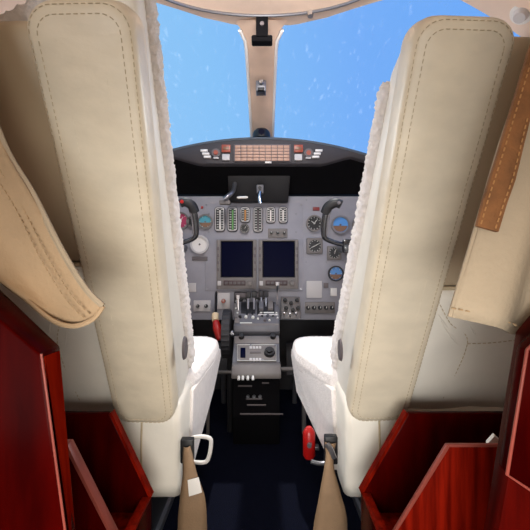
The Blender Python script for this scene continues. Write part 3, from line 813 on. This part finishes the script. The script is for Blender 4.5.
# ---- lap belts hanging from the slots
def belt(name, rows, label, tagrow):
    t = thing('seat_belt', label, 'seat belt', Vector(rows[-1][0]).lerp(Vector(rows[-1][1]), .5))
    a = smooth_path([r[0] for r in rows], 6); b = smooth_path([r[1] for r in rows], 6)
    bm = B(); g = []
    for i in range(len(a)):
        g.append([bm.verts.new(a[i].lerp(b[i], k/4)+Vector((0,-.006*math.sin(math.pi*k/4),0))) for k in range(5)])
    for i in range(len(a)-1):
        for k in range(4): bm.faces.new((g[i][k], g[i][k+1], g[i+1][k+1], g[i+1][k]))
    st = obj('strap', bm, 'belt', t); solid(st, .003)
    return t, a, b
fl_z = -.695
t1, a1, b1 = belt('seat_belt', [(P(184,447,.858),P(190,446,.858)),(P(183,458,.845),P(193,457,.845)),(P(183,474,.835),P(197,474,.835)),(P(180,500,.825),P(205,498,.825)),(P(178,530,.83),P(207,530,.83)),(R(-.175,.835,fl_z+.03),R(-.12,.835,fl_z+.03)),(R(-.175,.80,fl_z),R(-.12,.80,fl_z))],
     'tan webbing belt with a white tag hanging from the left seat', None)
bm = B(); q = [P(188,479,.826),P(199,476,.826),P(202.5,491,.823),P(189.5,495,.823)]
prism(bm, [p+Vector((0,-.006,0)) for p in q], (0,.0025,0), .0006); obj('tag', bm, 'tag', t1)
t2, a2, b2 = belt('seat_belt', [(P(325,442,.858),P(336,443,.858)),(P(326,455,.845),P(333,455,.845)),(P(324,470,.835),P(334,470,.835)),(P(319,497,.825),P(340,492,.825)),(P(313,530,.83),P(347,524,.83)),(R(.09,.835,fl_z+.03),R(.165,.835,fl_z+.03)),(R(.09,.80,fl_z),R(.165,.80,fl_z))],
     'tan webbing belt without a tag hanging twisted from the right seat', None)
bm = B(); tube(bm, smooth_path([P(327,444,.85),P(331,450,.842),P(334,458,.84)]), .006, 8); obj('buckle_tongue', bm, 'steel', t2)
# red extinguisher beside the right seat
fe = thing('fire_extinguisher', 'small red extinguisher bottle clipped beside the right seat base', 'fire extinguisher', P(308,458,1.08))
c = P(309,458,1.08)
bm = B(); zz = [0,.008,.07,.078,.084]; tube(bm, [c+Vector((0,0,z)) for z in zz], .018, 18, rs=[.012,.0165,.0165,.012,.007]); obj('bottle', bm, 'red', fe)
bm = B(); cyl(bm, c+Vector((0,-.017,.045)), .006, (-.2,-1,0), .012, 12); obj('valve', bm, 'steel', fe)
bm = B(); box(bm, c.x+.0, c.x+.028, c.y+.0,c.y+.02, c.z+.02,c.z+.03,.002); obj('clip', bm, 'steel', fe)

# ================================================================== CABINETS
def panel_xz(pts, d, t, m, name, par, bev=.002):
    bm = B(); prism(bm, [R(x,d,z) for x,z in pts], (0,t,0), bev, 2); return obj(name, bm, m, par)
def rack(s, xi_top, xi_bot, label, zt, zb, front_m):
    XO = s*.50
    t = thing('storage_rack', label, 'storage rack', R(s*.33,.63,-.70))
    a, b = s*xi_top, s*xi_bot
    d_f, t_f = (.545, .014) if s < 0 else (.545, .005)
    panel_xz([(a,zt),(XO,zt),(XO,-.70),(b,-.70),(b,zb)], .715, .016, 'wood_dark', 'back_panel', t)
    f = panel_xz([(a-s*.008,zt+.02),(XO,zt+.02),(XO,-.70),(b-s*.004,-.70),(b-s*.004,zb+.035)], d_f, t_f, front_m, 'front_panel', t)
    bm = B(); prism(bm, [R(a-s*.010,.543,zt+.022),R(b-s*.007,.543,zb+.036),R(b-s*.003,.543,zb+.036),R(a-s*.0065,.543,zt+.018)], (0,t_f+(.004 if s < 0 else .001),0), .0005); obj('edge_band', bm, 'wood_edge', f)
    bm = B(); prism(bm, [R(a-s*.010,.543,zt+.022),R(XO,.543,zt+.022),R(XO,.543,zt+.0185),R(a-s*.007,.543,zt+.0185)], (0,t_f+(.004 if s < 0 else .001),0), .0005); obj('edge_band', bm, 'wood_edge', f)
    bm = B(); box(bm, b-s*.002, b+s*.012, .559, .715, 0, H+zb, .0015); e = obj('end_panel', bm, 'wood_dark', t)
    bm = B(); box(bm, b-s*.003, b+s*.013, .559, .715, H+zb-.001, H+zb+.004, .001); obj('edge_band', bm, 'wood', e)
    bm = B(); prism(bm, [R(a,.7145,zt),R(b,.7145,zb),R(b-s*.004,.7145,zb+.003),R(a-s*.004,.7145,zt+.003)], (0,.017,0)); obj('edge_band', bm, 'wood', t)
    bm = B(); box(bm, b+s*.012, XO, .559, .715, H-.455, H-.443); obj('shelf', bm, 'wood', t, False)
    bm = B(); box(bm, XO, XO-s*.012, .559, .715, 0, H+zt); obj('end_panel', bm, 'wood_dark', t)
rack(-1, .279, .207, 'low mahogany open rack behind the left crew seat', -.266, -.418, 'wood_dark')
rack(1, .257, .175, 'low mahogany open rack behind the right crew seat', -.266, -.410, 'wood')  # brighter mahogany front, its lit look put into the colour

bk = obj('booklet', prism(B(), [R(.322,.60,-.442),R(.334,.600,-.268),R(.347,.604,-.258),R(.365,.607,-.275),R(.365,.607,-.442)], (.004,.012,0), .001), 'tag')
tag(bk, 'white booklet tip showing above the front of the right rack', 'booklet')
def loft(near, far, bev=.003):
    bm = B(); a = [bm.verts.new(p) for p in near]; b = [bm.verts.new(p) for p in far]; n = len(a)
    bm.faces.new(a); bm.faces.new(b[::-1])
    for i in range(n): bm.faces.new((a[i], b[i], b[(i+1)%n], a[(i+1)%n]))
    bmesh.ops.recalc_face_normals(bm, faces=bm.faces)
    if bev: bmesh.ops.bevel(bm, geom=list(bm.edges), offset=bev, segments=2, affect='EDGES', profile=.5)
    return bm
tl = thing('partition_panel', 'tall glossy mahogany partition panel in the left foreground', 'partition', R(-.45,.39,-.70))
near = [R(-.208,.37,-.082),R(-.186,.37,-.245),R(-.15,.37,-.70),R(-.72,.37,-.70),R(-.72,.37,.10),R(-.42,.37,.10)]
far = [R(-.212,.415,-.084),R(-.196,.415,-.275),R(-.165,.415,-.70),R(-.72,.415,-.70),R(-.72,.415,.115),R(-.42,.415,.115)]
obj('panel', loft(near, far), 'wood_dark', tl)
bm = B(); tube(bm, [near[0]+Vector((.001,0,0)),near[1]+Vector((.001,0,0)),near[2]], .0012, 8); obj('edge_line', bm, 'wood_edge', tl)  # thin pinkish tube modelled as the highlight on the near bevel
off = Vector((.0012,0,0))
bm = B(); prism(bm, [near[0]+Vector((.0,.006,-.004)),far[0]+Vector((.0,-.004,-.004)),far[1]+Vector((0,-.004,0)),far[2]+Vector((0,-.004,.004)),near[2]+Vector((0,.006,.004)),near[1]+Vector((0,.006,0))], off); obj('edge_veneer', bm, 'wood_strip', tl)
tr_ = thing('partition_panel', 'tall glossy mahogany partition panel in the right foreground', 'partition', R(.48,.39,-.70))
near = [R(.246,.37,-.07),R(.223,.37,-.20),R(.26,.37,-.225),R(.72,.37,-.225),R(.72,.37,.12),R(.42,.37,.12)]
far = [R(.262,.42,-.07),R(.229,.42,-.275),R(.19,.42,-.70),R(.72,.42,-.70),R(.72,.42,.12),R(.42,.42,.12)]
body_near = [R(.258,.385,-.07),R(.223,.385,-.265),R(.185,.385,-.70),R(.72,.385,-.70),R(.72,.385,.12),R(.42,.385,.12)]
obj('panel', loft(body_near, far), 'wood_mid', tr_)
rn = [R(.2424,.37,-.0786),R(.2239,.37,-.194),R(.2451,.37,-.208),R(.70,.37,-.25),R(.70,.37,.10),R(.42,.37,.10)]
rf = [p+Vector((.003,.02,0)) for p in rn]
obj('raised_panel', loft(rn, rf, .002), 'wood_dark', tr_)
bm = B(); tube(bm, [rn[5],rn[0],rn[1],rn[2],rn[3]], .0016, 8); obj('edge_line', bm, 'wood_edge', tr_)

# ================================================================== CURTAINS
dl = .45
right = smooth_path([P(103,306,dl),P(86,289,dl),P(62,251,dl),P(33,194,dl),P(0,135,dl),R(-.338,dl,.28),R(-.36,dl,.50),R(-.37,dl,.765)],5)
bottom = smooth_path([P(103,306,dl),P(93,319,dl),P(74,326,dl),P(52,320,dl),P(27,300,dl),P(0,279,dl),R(-.38,dl,.03),R(-.50,dl,.10),R(-.66,dl,.16)],5)
left = [bottom[-1], R(-.66,dl,.40), R(-.66,dl,.61)]
top = [right[-1], R(-.5,dl,.71), R(-.66,dl,.61)]
cu = thing('curtain', 'beige cloth curtain swept back in the left foreground', 'curtain', R(-.45,dl,.0))
def cdisp(u, v): return Vector((0, .014*math.sin(u*19+v*2.5)*min(1,u*6)+.006*math.sin(v*23+u*4), 0))
bm, b_, r_ = coons(bottom, top, right, left, 60, 48, cdisp)
o = obj('cloth', bm, 'cloth', cu); solid(o, .004)
def hem(par, edge, inset_dir, insets, m='hem_thread'):
    for ins in insets:
        bm = B(); dashes(bm, [p+inset_dir*ins+Vector((0,-.004,0)) for p in edge], .0045, .003, .0009); obj('hem_stitching', bm, m, par)
edge = right[:26]
bm = B(); tube(bm, right[:-1], .0035, 6); obj('hem_roll', bm, 'cloth_pale', cu)
hem(cu, edge, Vector((-.013,0,-.009)), (1.0, 1.5))
bm = B(); tube(bm, bottom[:-6], .003, 6); obj('hem_roll', bm, 'cloth', cu)

dr = .43
lf = smooth_path([P(450,317,dr),P(457,293,dr),P(476,230,dr),P(500,148,dr),P(526,72,dr),R(.315,dr,.32),R(.36,dr,.50),R(.39,dr,.76)],5)
bt = smooth_path([P(450,317,dr),P(470,321,dr),P(492,326,dr),P(512,333,dr),P(530,337,dr),R(.42,dr,-.08),R(.50,dr,-.08),R(.62,dr,-.08)],5)
rt = [bt[-1], R(.64,dr,.3), R(.66,dr,.61)]
tp = [lf[-1], R(.5,dr,.71), R(.66,dr,.61)]
cr = thing('curtain', 'pale cream curtain with a brown suede strip in the right foreground', 'curtain', R(.45,dr,.0))
def cdisp2(u, v): return Vector((0, -.017*math.sin(u*26-.6)*min(1,u*6)-.004*math.sin(v*11), 0))
bm, b2_, r2_ = coons(bt, tp, lf, rt, 60, 48, cdisp2)
o = obj('cloth', bm, 'cloth_pale', cr); solid(o, .004)
bm = B(); tube(bm, lf[:-1], .003, 6); obj('hem_roll', bm, 'cloth_pale', cr)
hem(cr, bt[:24], Vector((.0,0,.010)), (1.0,))
ds = .405
sp = [P(477.5,226,ds),P(484,200,ds),P(497,160,ds),P(530,50,ds),R(.315,ds,.34),R(.348,ds,.34),P(531,118,ds),P(516,180,ds),P(507,205,ds),P(499,232,ds)]
bm = B(); prism(bm, sp, (0,.006,0), .0008); ss = obj('suede_strip', bm, 'suede', cr)
bm = B(); dashes(bm, [P(481,224,ds-.001),P(488,200,ds-.001),P(501,160,ds-.001),P(534,52,ds-.001)], .004,.003,.0008); dashes(bm, [P(495.5,228.5,ds-.001),P(504,203,ds-.001),P(513,178,ds-.001),P(528,116,ds-.001)], .004,.003,.0008)
obj('stitching', bm, mat('strip_thread',(176,128,78),.8), ss)

# ================================================================== LIGHT
w = bpy.data.worlds.new('sky'); SC.world = w; w.use_nodes = True
nt = w.node_tree; nt.nodes.clear()
out = nt.nodes.new('ShaderNodeOutputWorld'); bg = nt.nodes.new('ShaderNodeBackground')
tc = nt.nodes.new('ShaderNodeTexCoord'); sx = nt.nodes.new('ShaderNodeSeparateXYZ'); rp = nt.nodes.new('ShaderNodeValToRGB')
cr_ = rp.color_ramp
cr_.elements[0].position = .2; cr_.elements[0].color = rgb((158,208,250))
cr_.elements[1].position = .85; cr_.elements[1].color = rgb((104,168,250))
for p_, c_ in ((.42,(140,198,250)),(.6,(122,178,250))):
    e = cr_.elements.new(p_); e.color = rgb(c_)
nt.links.new(tc.outputs['Generated'], sx.inputs[0])
# paler towards the left (-X) and the horizon
ma = nt.nodes.new('ShaderNodeMath'); ma.operation = 'MULTIPLY_ADD'; ma.inputs[1].default_value = .55; ma.inputs[2].default_value = .42
mb = nt.nodes.new('ShaderNodeMath'); mb.operation = 'MULTIPLY_ADD'; mb.inputs[1].default_value = .15
nt.links.new(sx.outputs['X'], ma.inputs[0]); nt.links.new(sx.outputs['Z'], mb.inputs[0]); nt.links.new(ma.outputs[0], mb.inputs[2])
nt.links.new(mb.outputs[0], rp.inputs['Fac']); nt.links.new(rp.outputs['Color'], bg.inputs['Color'])
bg.inputs['Strength'].default_value = 1.0
nt.links.new(bg.outputs[0], out.inputs['Surface'])

def light(name, kind, loc, target, energy, col, **kw):
    ld = bpy.data.lights.new(name, kind); ld.energy = energy; ld.color = col
    for k, v in kw.items(): setattr(ld, k, v)
    o = bpy.data.objects.new(name, ld); COL.objects.link(o); o.location = loc
    o.rotation_euler = (Vector(target)-Vector(loc)).to_track_quat('-Z','Y').to_euler(); return o
light('sun', 'SUN', (0,3,4), (0.0,1.6,0.2), 3.0, (1,.96,.88), angle=math.radians(1.0))
# unseen fill lights added aft, low and overhead; daylight areas at the side windows
light('aft_left_fill', 'AREA', R(-.42,-1.5,-.15), R(.28,.8,-.2), 11, (.93,.97,1), shape='RECTANGLE', size=.5, size_y=.8)  # cool fill added behind the camera, aimed at the right seat
light('aft_right_fill', 'AREA', R(.38,-1.5,-.15), R(-.28,.8,-.2), 5.5, (1,.92,.78), shape='RECTANGLE', size=.5, size_y=.8)  # warm fill added behind the camera, aimed at the left seat
light('low_aisle_fill', 'AREA', R(.0,-.06,-.16), R(.02,.85,-.34), 2.1, (1,.96,.9), shape='RECTANGLE', size=.3, size_y=.15, spread=math.radians(105))  # unseen low fill added to brighten the lower seat backs
for s in (-1,1):
    light('side_window_light', 'AREA', R(s*.70,1.35,.42), R(-s*.25,.80,-.15), 2.5, (.93,.97,1), shape='RECTANGLE', size=.35, size_y=.2, spread=math.radians(110))
light('overhead_panel_fill', 'AREA', R(0,.95,.80), R(0,1.95,.0), 7.6, (1,.97,.95), shape='DISK', size=.25)  # unseen fill added under the ceiling to brighten the instrument panel

# ================================================================== CAMERA
cd = bpy.data.cameras.new('camera'); cam = bpy.data.objects.new('camera', cd); COL.objects.link(cam)
cam.location = (0,0,H); cam.rotation_euler = (math.radians(90),0,0)
cd.sensor_width = 36; cd.lens = 36*F/530; cd.clip_start = .01
SC.camera = cam
vs_ = SC.view_settings
vs_.view_transform = 'Standard'; vs_.look = 'None'; vs_.exposure = 0.0; vs_.gamma = 1.0; vs_.use_curve_mapping = False
